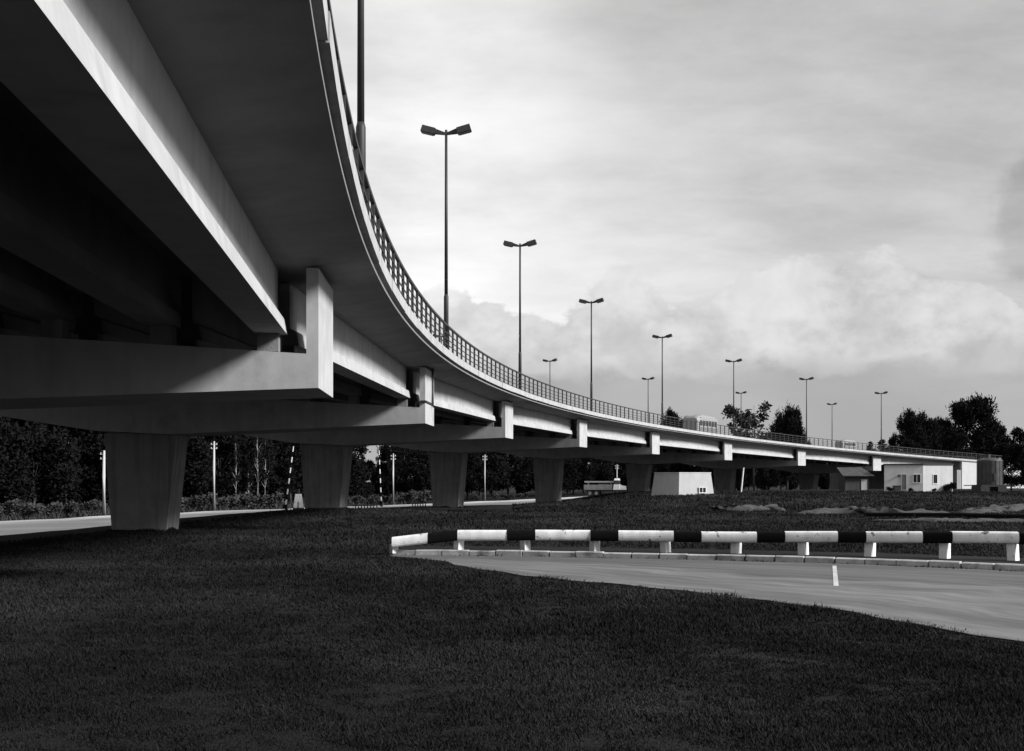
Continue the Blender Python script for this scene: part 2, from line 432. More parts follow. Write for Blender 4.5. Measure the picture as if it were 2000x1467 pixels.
# piers with their cap beams
GQ = [.66+2.02*k for k in range(12)]
def cap_profile(t):
    zb = zcap(t)
    bot = [(0, 0), (10.7, -.42), (14.0, -.25), (24.7, se(24.7))]
    top = [(q, HB-1.3-.35+se(q)) for q in (24.7-.23, 12.35, .23)]
    return zb, bot, top
HWC = 2.64/2/25.7           # half the cap width in spans
def face(t, pts):
    return [P(t, q, z) for q, z in pts]
for i in range(-2, 9):
    t = float(i); zb = zcap(t)
    prof = [(0, zb), (10.7, zb-.42), (14.0, zb-.25), (24.7, zb+se(24.7)), (24.7, zb+HB-.01+se(24.7)), (24.47, zb+HB-.01+se(24.7)), (24.47, zb+HB-1.65+se(24.47)), (.23, zb+HB-1.65), (.23, zb+HB-.01), (0, zb+HB-.01)]
    if i < 8:
        xg, yg, _ = P(t, 12.35, 0); gzv = g(xg, yg)-EYE-.3
        zt = zb-.35; hw = .705/25.7
        mb = MB()
        lo = [(11.1, -1), (13.38, -1), (13.38, 1), (11.1, 1)]; hi = [(10.62, -1), (13.75, -1), (13.75, 1), (10.62, 1)]
        b8 = [P(t+s*hw, q, gzv) for q, s in lo]; t8 = [P(t+s*hw, q, zt) for q, s in hi]
        mb.hexa(b8+t8)
        pier = mb.build('pier', 'pierc', bridge, BO)
        if abs(i-1) < .1: pier['label'] = 'grey pier flaring upwards beside the pale road'
    else:
        pier = bridge
    if i == 8:
        continue
    mb = MB(); mb.sweep([face(t-HWC, prof), face(t+HWC, prof)])
    cap = mb.build('cap_beam', 'concrete', pier, BO)
    for q in GQ:
        for s in (-1, 1):
            tt = t+s*.042
            a = .22/25.7; z0 = zb+HB-1.66+se(q+.3); z1 = zb+HB-1.298+se(q+.3)
            mb = MB(); mb.hexa([P(tt-a, q+.1, z0), P(tt-a, q+.5, z0), P(tt+a, q+.5, z0), P(tt+a, q+.1, z0), P(tt-a, q+.1, z1), P(tt-a, q+.5, z1), P(tt+a, q+.5, z1), P(tt+a, q+.1, z1)])
            mb.build('bearing', 'pierc', pier, BO)
    if i == 1:
        mb = MB(); tt = t+HWC*.35
        mb.tube([P(tt, -.07, zb+HB+.1), P(tt, -.07, zb+.86), P(tt-.002, -.12, zb+.78)], .05, 8)
        mb.build('drain_pipe', 'dark', pier, BO)
        mb = MB(); mb.hexa([P(t-HWC-.004, .2, zb+.86), P(t-HWC-.004, -.05, zb+.86), P(t+HWC*.5, -.05, zb+.86), P(t+HWC*.5, .02, zb+.86), P(t-HWC-.004, .2, zb+.93), P(t-HWC-.004, -.05, zb+.93), P(t+HWC*.5, -.05, zb+.93), P(t+HWC*.5, .02, zb+.93)])
        mb.build('pipe_bracket', 'dark', pier, BO)
# girders, straight between the caps
GPROF = [(0, 0), (.05, .28), (.06, .30), (.19, .36), (.19, 1.31), (.41, 1.31), (.41, .36), (.54, .30), (.55, .28), (.60, 0)]
for i in range(-3, 8):
    ta, tb = i+.034, i+1-.034
    if i == 7: tb = 8.02
    for q in GQ:
        secs = []
        for t in (ta, tb):
            th = TH1+DTH*t
            zb = zcap(round(t))+HB-1.3+se(q+.3)
            qo = (q-.02 if t > -.5 else q-.16) if (i == -1 and q < 1) else q
            secs.append([P(t, qo+u, zb+z) for u, z in GPROF])
        mb = MB(); mb.sweep(secs); mb.build('girder', 'concrete' if q < 1 else 'soffit', bridge, BO)  # same concrete throughout; inner girders coloured darker to deepen the shade
# abutment and wing wall
def wall_prism(name, t0, t1, q0, q1, ztop, m, n=8, parent=bridge):
    mb = MB(); secs = []
    for k in range(n+1):
        t = t0+(t1-t0)*k/n; sec = []
        for q, top in ((q0, 0), (q0, 1), (q1, 1), (q1, 0)):
            x, y, _ = P(t, q, 0)
            z = zcap(t)+HB+ztop+se(q) if top else g(x, y)-EYE-.4
            sec.append(P(t, q, z))
        secs.append(sec)
    mb.sweep(secs); return mb.build(name, m, parent, BO)
ab = wall_prism('abutment', 7.975, 8.03, -.75, 25.4, -1.31, 'pierc', 2)
wall_prism('wing_wall', 8.03, 9.6, -.86, -.46, .19, 'wall2', 12)
wall_prism('abutment_fill', 8.035, 11.0, -.45, 25.2, -.02, 'soffit', 16)
# railings
def railing(q, visible):
    sgn = 1
    secs_top = []
    def bar(name, z0, z1, dq, par):
        mb = MB(); ts = [t for t in ST if T0 <= t <= 9.6]
        mb.sweep([[P(t, qq, zcap(t)+HB+z+se(q)) for qq, z in ((q-dq, z0), (q-dq, z1), (q+dq, z1), (q+dq, z0))] for t in ts])
        return mb.build(name, 'rail', par, BO)
    top = bar('railing' , 1.69, 1.764, .045, bridge)
    for z in (.74, .96, 1.18, 1.42): bar('rail_bar', z-.016, z+.016, .015, top)
    n = 17; t = -.72; posts = []
    mbs = MB()
    k0 = -12; k1 = int(9.6*n)
    for k in range(k0, k1):
        t = (k+.5)/n; a = .036/25.7
        z0 = zcap(t)+HB+.60+se(q); z1 = zcap(t)+HB+1.70+se(q)
        h8 = [P(t-a, q-.04, z0), P(t-a, q+.04, z0), P(t+a, q+.04, z0), P(t+a, q-.04, z0), P(t-a, q-.04, z1), P(t-a, q+.04, z1), P(t+a, q+.04, z1), P(t+a, q-.04, z1)]
        if visible: MB().hexa(h8).build('post', 'rail', top, BO)
        else: mbs.hexa(h8)
    if not visible:
        o = mbs.build('post_row', 'rail', top, BO); o['kind'] = 'stuff'
railing(-.887, True)
railing(EDGE-.19, False)
wall_prism('abutment_fill', -5.0, -2.97, -.45, 25.2, -.02, 'soffit', 16)  # unseen fill behind the camera, added to block low sky light
# earth embankment carrying the road past the abutment
mb = MB(); secs = []
for k in range(14):
    t = 9.2+k*.5; row = []
    for q, w in ((-9, 0), (-1.0, 1), (12, 1), (25.7, 1), (36, 0)):
        x, y, z = P(t, q, 0); zt = EYE+max(zcap(min(t, 11)), -1.6)+HB+.1+se(q)
        row.append((x, y, zt if w else g(x, y)-.2))
    secs.append(row)
mb.sweep(secs, closed=False)
emb = mb.build('embankment', 'grass'); tag(emb, 'grassy embankment carrying the road past the abutment', 'embankment', kind='structure')

# ------------------------------------------------------------------ street lamps on both edges
def make_lamp():
    r = empty('street_lamp', (0, 0, 0))
    MB().tube([(0, 0, 0), (0, 0, 2.45), (0, 0, 2.55)], [.105, .10, .075], 10).build('pole_base', 'lamp', r, smooth=True)
    MB().tube([(0, 0, 2.5), (0, 0, 9.45)], [.075, .055], 10).build('pole', 'lamp', r, smooth=True)
    for s in (-1, 1):
        tl = rad(13)
        def q(x, y, z): return (s*(x*math.cos(tl)-z*math.sin(tl)), y, 9.28+x*math.sin(tl)+z*math.cos(tl))
        mb = MB(); mb.hexa([q(.03,-.05,-.045), q(.52,-.11,-.09), q(.52,.11,-.09), q(.03,.05,-.045), q(.03,-.05,.05), q(.52,-.11,.11), q(.52,.11,.11), q(.03,.05,.05)])
        arm = mb.build('arm', 'lamp', r)
        mb = MB(); mb.hexa([q(.48,-.18,-.13), q(1.07,-.20,-.12), q(1.07,.20,-.12), q(.48,.18,-.13), q(.48,-.14,.13), q(1.05,-.15,.15), q(1.05,.15,.15), q(.48,.14,.13)])
        hd = mb.build('lamp_head', 'lamp', r)
        mb = MB(); mb.hexa([q(.53,-.13,-.165), q(1.02,-.14,-.155), q(1.02,.14,-.155), q(.53,.13,-.165), q(.53,-.13,-.115), q(1.02,-.14,-.105), q(1.02,.14,-.105), q(.53,.13,-.115)])
        mb.build('lens', 'lens', hd)
    return r
lamp0 = make_lamp(); first = True
def put_lamp(t, q, label, group):
    global first
    o = lamp0 if first else copy_tree(lamp0); first = False
    o.location = P(t, q, zcap(t)+HB+.625+se(q)); o.rotation_euler = (0, 0, -(TH1+DTH*t))
    tag(o, label, 'street lamp', group)
ordn = ['first', 'second', 'third', 'fourth', 'fifth', 'sixth', 'seventh', 'eighth']
for i in range(8):
    put_lamp(i, -.70, 'double-headed street lamp on the inner railing, %s counted back from the white building' % ordn[7-i], 'street lamps along the inner railing')
for i in range(4, 9):
    put_lamp(i, 25.4, 'street lamp on the outer edge of the deck, %s counted back from the white building' % ordn[8-i], 'street lamps along the outer edge')

# ------------------------------------------------------------------ guard rail beside the ramp
posts_px = [(770, 1076), (895, 1077), (1027, 1079), (1163, 1079), (1300, 1079), (1436, 1081), (1573, 1085), (1703, 1088), (1845, 1091), (1992, 1097)]
VZ = .122
pw = []
for px, py in posts_px:
    d = (EYE-VZ)*F_PX/(py-YH); pw.append(((px-1000)/F_PX*d, d))
pw = np.array(pw); pw[:, 1] = np.polyval(np.polyfit(pw[:, 0], pw[:, 1], 2), pw[:, 0])
pcoef = np.polyfit(pw[:, 0], pw[:, 1], 2)
step = pw[-1]-pw[-2]
ext = [pw[-1]+step*k+np.array((-.02*k*k, -.06*k*k)) for k in (1, 2)]
gr = empty('guard_rail', (float(pw[4][0]), float(pw[4][1]), VZ))
tag(gr, 'low concrete guard rail painted in black and white bands behind the kerb', 'guard rail')
GO = (float(pw[4][0]), float(pw[4][1]), VZ)
def rail_xy(px):
    k = (px-1000)/F_PX
    a, b, c = pcoef[0]*k*k, pcoef[1]*k-1, pcoef[2]
    d = c/(-b) if abs(a) < 1e-9 else (-b-math.sqrt(b*b-4*a*c))/(2*a)
    return k*d, d
def rail_top(x, px=None): return .735+.115*float(ss(5, 13.5, x))
post_top = lambda x: rail_top(x)-.29
for i, (x, y) in enumerate(list(pw)+ext):
    zt = post_top(x) if i else .30
    h = .105; s = .105 if i else .07
    rz = rad(42+random.uniform(-4, 4)); c, sn = math.cos(rz), math.sin(rz); lean = random.uniform(-.03, .015) if i else 0
    def cc4(z, l): return [(x+(a*c-b*sn)+l, y+.16+(a*sn+b*c), z) for a, b in ((-h, -s), (h, -s), (h, s), (-h, s))]
    MB().hexa(cc4(VZ-.06, -lean*0)+cc4(zt+.02, lean)).build('post', 'wpost', gr, GO)
bands = [(765, 835, 1), (835, 893, 0), (893, 990, 1), (990, 1045, 0), (1045, 1153, 1), (1153, 1207, 0), (1207, 1315, 1), (1315, 1369, 0), (1369, 1477, 1), (1477, 1532, 0), (1532, 1635, 1), (1635, 1690, 0), (1690, 1800, 1), (1800, 1858, 0), (1858, 1988, 1), (1988, 2050, 0), (2050, 2200, 1)]
prof = [(.0, -.30)] + [(-.02-.085*math.sin(math.pi*k/8)**.6, -.295+.29*(1-math.cos(math.pi*k/8))/2) for k in range(1, 8)] + [(.0, 0.0), (.10, -.01), (.10, -.29)]
for a, b, wht in bands:
    secs = []
    n = 3
    dz0 = random.uniform(-.012, .008); dy0 = random.uniform(-.015, .015)
    for k in range(n+1):
        px = a+(b-a)*k/n + (0.6 if k == 0 else 0)
        x, y = rail_xy(px); zt = rail_top(x)
        if px < 893: zt -= .21*((893-px)/128)**1.0*1.0
        sc = 1.0
        secs.append([(x, y+.02+u+dy0, zt+w*sc+dz0) for u, w in prof])
    MB().sweep(secs).build('white_band' if wht else 'black_band', 'wpaint' if wht else 'bpaint', gr, GO)

# ------------------------------------------------------------------ foliage
def leaf_cloud(centers, radii, n, size, elong=1.6, up=.3, seed=0, flat=1.0):
    r = np.random.default_rng(seed)
    centers = np.array(centers, float); radii = np.array(radii, float)
    pr = radii**2; pr /= pr.sum()
    ci = r.choice(len(centers), n, p=pr)
    d = r.normal(size=(n, 3)); d /= np.linalg.norm(d, axis=1)[:, None]
    rr = radii[ci]*(r.random(n)**.45)*(1+.18*r.normal(size=n))
    p = centers[ci]+d*rr[:, None]*np.array((1, 1, flat))
    t = d+r.normal(size=(n, 3))*.7+np.array((0, 0, up)); t /= np.linalg.norm(t, axis=1)[:, None]
    b = np.cross(t, r.normal(size=(n, 3))); b /= np.linalg.norm(b, axis=1)[:, None]
    s = size*(.6+.8*r.random(n))[:, None]
    v = np.stack([p-t*s*elong*.5, p+b*s*.45, p+t*s*elong*.5, p-b*s*.45], 1).reshape(-1, 3)
    f = np.arange(4*n).reshape(-1, 4)
    return v, f
def make_tree(kind, seed):
    r = random.Random(seed); mb = MB(); cen = []; rd = []
    if kind == 'broad':        # height 1 unit = 10 m, scaled on placement
        H = 10.; tr = .17
        mb.tube([(0, 0, -.3), (.05, .02, 2.2), (.12, -.05, 5), (.1, .1, 8.2)], [tr, tr*.8, tr*.5, .03], 7)
        for k in range(40):
            a = r.uniform(0, 6.28); h = r.uniform(.20, .97); w = 3.1*math.sqrt(max(1-((h-.52)/.5)**2, .06))*r.uniform(.45, 1.0)
            c = (math.cos(a)*w, math.sin(a)*w, h*H); cen.append(c); rd.append(r.uniform(.75, 1.35)*(1.15-.5*h))
            if k < 12: mb.tube([(0.08, 0, max(1.6, c[2]*.55)), (c[0]*.55, c[1]*.55, c[2]*.82), c], [.07, .045, .015], 5)
        v, f = leaf_cloud(cen, rd, 16000, .18, 1.7, .35, seed)
    elif kind == 'ragged':
        H = 10.; tr = .2
        mb.tube([(0, 0, -.3), (.05, .02, 2.2), (.12, -.05, 5), (.1, .1, 8.2)], [tr, tr*.8, tr*.5, .03], 7)
        for k in range(60):
            a = r.uniform(0, 6.28); h = r.uniform(.16, .96); w = 3.7*math.sqrt(max(1-((h-.50)/.52)**2, .04))*r.uniform(.3, 1.0)
            c = (math.cos(a)*w, math.sin(a)*w, h*H); cen.append(c); rd.append(r.uniform(.8, 1.3))
            if k < 12: mb.tube([(0.08, 0, max(1.6, c[2]*.55)), (c[0]*.55, c[1]*.55, c[2]*.82), c], [.07, .045, .015], 5)
        v, f = leaf_cloud(cen, rd, 20000, .17, 2.8, .6, seed)
    elif kind == 'tall':
        H = 10.
        mb.tube([(0, 0, -.3), (.04, 0, 5), (0, .05, 9.6)], [.15, .09, .02], 7)
        for k in range(24):
            a = r.uniform(0, 6.28); h = .12+.86*k/23; w = 1.75*(1-h)**.75*r.uniform(.35, 1.0)
            c = (math.cos(a)*w, math.sin(a)*w, h*H); cen.append(c); rd.append(.35+.75*(1-h)*r.uniform(.7, 1.2))
            if k < 14: mb.tube([(0.02, 0, c[2]-.3), c], [.04, .012], 5)
        v, f = leaf_cloud(cen, rd, 9000, .17, 1.9, .1, seed)
    elif kind == 'sparse':
        H = 10.
        mb.tube([(0, 0, -.3), (.1, 0, 3.3), (-.06, .05, 6.6), (.05, .02, 9.7)], [.11, .085, .05, .015], 7)
        for k in range(20):
            a = r.uniform(0, 6.28); h = r.uniform(.38, .99); w = 1.6*math.sqrt(max(1-((h-.6)/.45)**2, .03))*r.uniform(.4, 1.1)
            c = (math.cos(a)*w, math.sin(a)*w, h*H); cen.append(c); rd.append(r.uniform(.4, .8))
            mb.tube([(0, 0, max(2.5, c[2]-1.2)), c], [.03, .01], 5)
        v, f = leaf_cloud(cen, rd, 1100, .26, 1.5, -.2, seed)
    else:                       # bush
        for k in range(5):
            a = r.uniform(0, 6.28); c = (math.cos(a)*.5, math.sin(a)*.5, r.uniform(.5, 1.2)); mb.tube([(0, 0, -.1), c], [.03, .01], 5)
            cen.append(c); rd.append(r.uniform(.35, .65))
        v, f = leaf_cloud(cen, rd, 700, .16, 1.6, .4, seed)
    return mb, v, f
protos = {}
def px_at0(px, d): return (px-1000)/F_PX*d
def proto(kind, seed, lm='leaf', tm='bark'):
    key = (kind, seed, lm, tm)
    if key not in protos:
        mb, v, f = make_tree(kind, seed)
        protos[key] = (mb.mesh('trunk', tm, smooth=True), np_mesh('crown', v, f, lm, smooth=False))
    return protos[key]
def plant(name, kind, seed, x, y, h, label, cat, group=None, lm='leaf', tm='bark', wide=1.0, z=None):
    tm_, cm_ = proto(kind, seed, lm, tm)
    e = empty(name, (x, y, (g(x, y) if z is None else z)-.02), random.uniform(0, 6.28))
    base = 1.5 if kind == 'bush' else 10.0
    s = h/base; e.scale = (s*wide, s*wide, s)
    a = bpy.data.objects.new('trunk' if kind != 'bush' else 'stem', tm_); b = bpy.data.objects.new('crown' if kind != 'bush' else 'foliage', cm_)
    for o in (a, b): col.objects.link(o); o.parent = e
    tag(e, label, cat, group)
    return e
# forest beyond the far road: three loose rows
lab_f = 'dark leafy tree in the wood beyond the far road'
for row, (r0, st) in enumerate(((277, 38), (289, 44), (306, 52))):
    px = -140 + row*17
    while px < 1800:
        x, y = at_r(px+random.uniform(-12, 12), r0+random.uniform(-4, 5))
        hgt = random.uniform(9.5, 13.0)
        if 655 < px < 745: hgt = random.uniform(6.4, 7.4)
        elif 745 <= px < 860: hgt = random.uniform(9, 10)
        if px > 1020: hgt = random.uniform(8, 10.5)
        if px > 1290: hgt = random.uniform(7.5, 9.2)
        plant('forest_tree', random.choice(('broad', 'broad', 'tall')), random.randint(1, 4), x, y, hgt, lab_f, 'tree', 'trees of the wood beyond the far road', wide=random.uniform(1.0, 1.3))
        px += st*random.uniform(.8, 1.2)
# trees that rise over the far edge of the deck
for px, top, kind, sd, rr, wd, nm, lab in (
    (1306, 803, 'broad', 3, 252, .5, 'leafy_tree', 'small dark tree showing over the railing left of the bus'),
    (1335, 818, 'broad', 2, 252, .45, 'leafy_tree', 'low round tree top close to the rear of the bus'),
    (1436, 797, 'sparse', 5, 254, 1.0, 'birch_tree', 'thin pale-leaved tree just behind a lamp right of the bus'),
    (1473, 787, 'sparse', 6, 254, 1.15, 'birch_tree', 'tall see-through tree with a pointed top beyond the railing'),
    (1497, 846, 'broad', 1, 256, .7, 'leafy_tree', 'low dark tree between the see-through tree and the dense one'),
    (1538, 799, 'ragged', 6, 258, .55, 'leafy_tree', 'dense dark tree standing alone above the railing'),
    (1562, 848, 'broad', 2, 262, .6, 'leafy_tree', 'low dark tree at the right foot of the lone dense tree'),
    (1450, 842, 'broad', 3, 262, .6, 'leafy_tree', 'low dark tree between the two see-through trees'),
    (1700, 864, 'tall', 3, 262, 1.3, 'conifer_tree', 'tiny pointed tree by the end of the railing'),
    (1722, 860, 'tall', 2, 260, 1.5, 'conifer_tree', 'small pointed dark tree at the foot of the last inner lamp'),
    (1742, 858, 'tall', 1, 264, 1.4, 'conifer_tree', 'slim dark tree at the left rim of the tree group over the white building'),
    (1778, 808, 'ragged', 4, 262, .62, 'leafy_tree', 'tall dark tree with a pointed top, leftmost of the tree group'),
    (1808, 812, 'ragged', 1, 264, .55, 'leafy_tree', 'tall dark tree with gaps in its crown behind the white building'),
    (1845, 822, 'ragged', 5, 270, .62, 'leafy_tree', 'lower dark tree between the pointed tree and the biggest crown'),
    (1898, 784, 'ragged', 3, 268, .80, 'leafy_tree', 'biggest tree of all with a ragged dark crown above the tank'),
    (1938, 830, 'ragged', 2, 272, .7, 'leafy_tree', 'dark tree with a bushy side limb right of the biggest crown'),
    (1985, 838, 'broad', 2, 266, 1.0, 'leafy_tree', 'dark tree filling the gap right of the tank'),
    (2040, 832, 'broad', 1, 264, 1.0, 'leafy_tree', 'dark tree cut by the edge of the view'),
    (1870, 850, 'broad', 4, 256, 1.0, 'leafy_tree', 'low dark tree directly over the wing wall'),
    (1790, 862, 'broad', 3, 257, 1.1, 'leafy_tree', 'low dark tree over the roof of the white building')):
    x, y = at_r(px, rr); zt = EYE+(YH-top)*y/F_PX; b = g(x, y)
    plant(nm, kind, sd, x, y, (zt-b)*1.0, lab, 'tree', 'trees beyond the overpass', lm='leaf2' if kind == 'sparse' else 'leaf', wide=wd)
# nearer trees at the right end, before the embankment
for px, d, top, sd in ((1975, 165, 868, 3), (2010, 150, 858, 1), (2060, 160, 840, 2)):
    x = (px-1000)/F_PX*d; b = g(x, d)
    plant('leafy_tree', 'broad', sd, x, d, EYE+(YH-top)*d/F_PX-b, {1975: 'dark low tree right beside the steel tank', 2010: 'dark tree behind the sandy bank at the end of the ground', 2060: 'dark tree outside the right border, overhanging the sandy bank'}[px], 'tree', 'trees beside the tank', wide=1.25)
for k in range(16):  # unseen tree row, added to block sky light and darken the pier fronts
    x = -46+k*3.6+random.uniform(-1.5, 1.5); y = -24-6*random.random()-(k % 2)*7
    plant('leafy_tree', random.choice(('broad', 'ragged')), random.randint(1, 4), x, y, random.uniform(12, 15), 'tall dark tree added unseen behind the lawn to shade the piers', 'tree', 'added shade trees behind the lawn', wide=1.1)
for px, d, h in ((1848, 148, .9), (1856, 148.6, 1.1), (1779, 148, .5), (1738, 148.6, .6), (1825, 147.8, .45)):
    x = px_at0(px, d); plant('weed_clump', 'bush', 1+px % 3, x, d, h, 'dark weed clump against the wall of the white building', 'weeds', 'weeds along the white building', lm='leaf', wide=1.2)
# pale thin trunks by the far road
for px, py, top in ((461, 988, 905), (486, 988, 930), (503, 990, 880), (518, 985, 900)):
    x, y = at_r(px, 268+random.uniform(0, 2)); h = EYE+(YH-top)*y/F_PX-g(x, y)
    plant('birch_sapling', 'sparse', 7, x, y, h*1.5, 'slender pale-stemmed sapling beside the level crossing', 'tree', 'pale saplings by the crossing', tm='birch', wide=.5)
lab_b = 'low bush at the outer edge of the pale far road'
for k in range(34):
    px = -60+k*33+random.uniform(-10, 10)
    if 560 < px < 600: continue
    x, y = at_r(px, 268.2+random.uniform(.2, 2.5))
    plant('roadside_bush', 'bush', random.randint(1, 3), x, y, random.uniform(.9, 1.9), lab_b, 'bush', 'bushes along the far road', lm='weed', wide=random.uniform(1, 1.7))

# ------------------------------------------------------------------ far-side poles and crossing
def upole(px, base, top, rr, label, light=True, rw=.13):
    x, y = at_r(px, rr); b = g(x, y); zt = EYE+(YH-top)*y/F_PX
    e = empty('utility_pole', (x, y, b))
    h = zt-b
    MB().tube([(0, 0, -.1), (0, 0, h*.6), (.02, 0, h)], [rw, rw*.75, rw*.5], 9).build('shaft', 'wood' if light else 'bark', e, smooth=True)
    for z in (h-.35, h-.8):
        MB().box((-.35, -.04, z-.04), (.35, .04, z+.04)).build('crossarm', 'wood' if light else 'bark', e)
        for s in (-.3, .3): MB().tube([(s, 0, z+.02), (s, 0, z+.16)], .035, 6).build('insulator', 'wpost', e)
    tag(e, label, 'utility pole', 'poles along the far road')
upole(203, 1005, 880, 266.6, 'pale pole tapering to a point, left of the nearest pier foot', rw=.20)
upole(418, 1000, 862, 266.6, 'pale timber pole between the first two pier feet', rw=.17)
upole(768, 980, 886, 266.6, 'pale timber pole just right of a striped crossing barrier', rw=.15)
upole(947, 975, 888, 266.6, 'thin pale pole right of the third pier foot', rw=.13)
upole(1205, 945, 907, 272, 'thin pale pole rising behind the truck', rw=.13)
upole(128, 985, 860, 276, 'dim dark pole among the trees left of the pale pointed pole', False, rw=.13)
def barrier(px, base_r, top, lean, label):
    x, y = at_r(px, base_r); b = g(x, y); h = EYE+(YH-top)*y/F_PX-b
    e = empty('crossing_barrier', (x, y, b))
    MB().box((-.16, -.16, -.1), (.16, .16, 1.0)).build('pivot_stand', 'rail', e)
    n = 11; z0 = .75
    for k in range(n):
        a = z0+(h-z0)*k/n; c = z0+(h-z0)*(k+1)/n
        MB().tube([(lean*(a-z0), -.2, a), (lean*(c-z0), -.2, c)], .085-.003*k, 8).build('white_stripe' if k % 2 == 0 else 'black_stripe', 'wpaint' if k % 2 == 0 else 'bpaint', e)
    MB().box((-.22-.1, -.3, .35), (.1, -.1, .8)).build('counterweight', 'bpaint', e)
    tag(e, label, 'barrier', 'raised crossing barriers')
barrier(559, 259, 872, .13, 'raised striped crossing barrier leaning to the right, beside the white winch box')
barrier(745, 262, 880, -.045, 'raised striped crossing barrier standing nearly upright between two pier feet')
x, y = at_r(583, 260); b = g(x, y)+.06
e = empty('barrier_winch', (x, y, b)); tag(e, 'white painted winch box on legs at the foot of the leaning barrier', 'winch box')
e.scale = (1.12, 1.12, 1.12)
MB().hexa([(-.40, -.25, .9), (.40, -.25, .9), (.40, .25, .9), (-.40, .25, .9), (-.28, -.22, 1.65), (.26, -.22, 1.65), (.26, .22, 1.65), (-.28, .22, 1.65)]).build('housing', 'wpaint', e)
MB().hexa([(-.45, -.25, .25), (-.10, -.25, .25), (-.10, .25, .25), (-.45, .25, .25), (-.40, -.25, .9), (-.06, -.25, .9), (-.06, .25, .9), (-.40, .25, .9)]).build('leg', 'wpaint', e)
MB().hexa([(.08, -.25, .25), (.48, -.25, .25), (.48, .25, .25), (.08, .25, .25), (.06, -.25, .9), (.40, -.25, .9), (.40, .25, .9), (.06, .25, .9)]).build('leg', 'wpaint', e)
MB().box((-.5, -.3, -.1), (.52, .3, .25)).build('plinth', 'dark', e)
MB().tube([(0.02, 0, 1.65), (0.02, 0, 2.15)], [.16, .10], 8).build('drum', 'dark', e)
lab_p = 'short dark post in the row beside the far road'
for px in list(range(694, 738, 6))+list(range(806, 836, 5)):
    x, y = at_r(px, 253.2); b = g(x, y)
    MBp = MB().tube([(0, 0, -.05), (0, 0, .75)], [.07, .06], 6)
    o = MBp.build('marker_post', 'darkwood', None, (0, 0, 0), loc=(x, y, b)); tag(o, lab_p, 'post', 'row of short posts by the far road')

# ------------------------------------------------------------------ buildings by the right end
def px_at(px, d): return (px-1000)/F_PX*d
def zp(py, d): return EYE+(YH-py)*d/F_PX
# white kiosk with battered walls
dk = 117.0
A = (px_at(1270, dk+1.2), dk+1.2); B = (px_at(1325.5, dk), dk); C = (px_at(1396.5, dk+1.6), dk+1.6)
kb = g(B[0], B[1]); kt = zp(922.5, dk)
cen = np.array(((A[0]+C[0])/2+.3, dk+2.9)); Dv = (cen*2-np.array(B))
foot = [A, B, C, tuple(Dv)]
ctr = np.mean(np.array(foot), 0)
ke = empty('kiosk', (B[0], B[1], kb)); KO = (B[0], B[1], kb)
tag(ke, 'small white flat-roofed kiosk with inward sloping walls beside a pier', 'kiosk')
bat = .87
bot = [(p[0], p[1], kb-.6) for p in foot]; topv = [(ctr[0]+(p[0]-ctr[0])*bat, ctr[1]+(p[1]-ctr[1])*bat, kt-.10) for p in foot]
MB().hexa(bot+topv).build('wall', 'wall2', ke, KO)
r1 = [(ctr[0]+(p[0]-ctr[0])*(bat+.012), ctr[1]+(p[1]-ctr[1])*(bat+.012), kt-.10) for p in foot]; r2 = [(p[0], p[1], kt) for p in r1]
MB().hexa(r1+r2).build('roof', 'wall', ke, KO)
def on_wall(a, b, u, z, off, inset=0.0, zb0=0, zt0=1):
    a = np.array(a); b = np.array(b); p = a+(b-a)*u
    n = np.array(((b-a)[1], -(b-a)[0])); n /= np.linalg.norm(n)
    if n[1] > 0: n = -n
    return p+n*off, n
def opening(parent, O, a, b, pxl, pxr, pt, pb, glass, frame, lean=0.0, panes=2, name='window', zc=None):
    # rectangle given in photo columns and rows, placed on the wall a-b
    a = np.array(a); b = np.array(b); dirv = (b-a)/np.linalg.norm(b-a)
    n = np.array((dirv[1], -dirv[0]));
    if n[1] > 0: n = -n
    def hit(px):
        k = (px-1000)/F_PX
        # a + s*dir , x = k*y
        s = (k*a[1]-a[0])/(dirv[0]-k*dirv[1]); return a+dirv*s
    pl, pr = hit(pxl), hit(pxr); d = (pl[1]+pr[1])/2
    zt, zb = zp(pt, d), zp(pb, d)
    def rect(l, r, z0, z1, o0, o1, nm, m, par):
        q = []
        for o in (o0, o1):
            for p, z in ((l, z0), (r, z0), (r, z1), (l, z1)):
                w = p+n*(o-lean*(z-zb)); q.append((w[0], w[1], z))
        vs = [q[0], q[1], q[2], q[3], q[4], q[5], q[6], q[7]]
        return MB().add(vs, [(0,3,2,1),(4,5,6,7),(0,1,5,4),(1,2,6,5),(2,3,7,6),(3,0,4,7)]).build(nm, m, par, O)
    f = rect(pl, pr, zb, zt, -.05, .03, name, glass, parent)
    w = .055
    for nm, l, r, z0, z1 in (('frame', pl-dirv*w, pl, zb-w, zt+w), ('frame', pr, pr+dirv*w, zb-w, zt+w), ('frame', pl, pr, zt, zt+w), ('sill', pl-dirv*.08, pr+dirv*.08, zb-w*1.4, zb)):
        rect(l, r, z0, z1, -.04, .07 if nm == 'sill' else .055, nm, frame, f)
    for k in range(1, panes):
        m_ = pl+(pr-pl)*k/panes; rect(m_-dirv*.025, m_+dirv*.025, zb, zt, -.03, .05, 'mullion', frame, f)
    return f
opening(ke, KO, B, C, 1366, 1378, 952.5, 962, 'glass', 'wpost', lean=.0, panes=2)
MB().box((0, 0, 0), (.06, .06, 2.3)).build('downpipe', 'dark', ke, (0, 0, 0), loc=(px_at(1365, dk+.4)-B[0], dk+.55-B[1], -.2)) if False else None

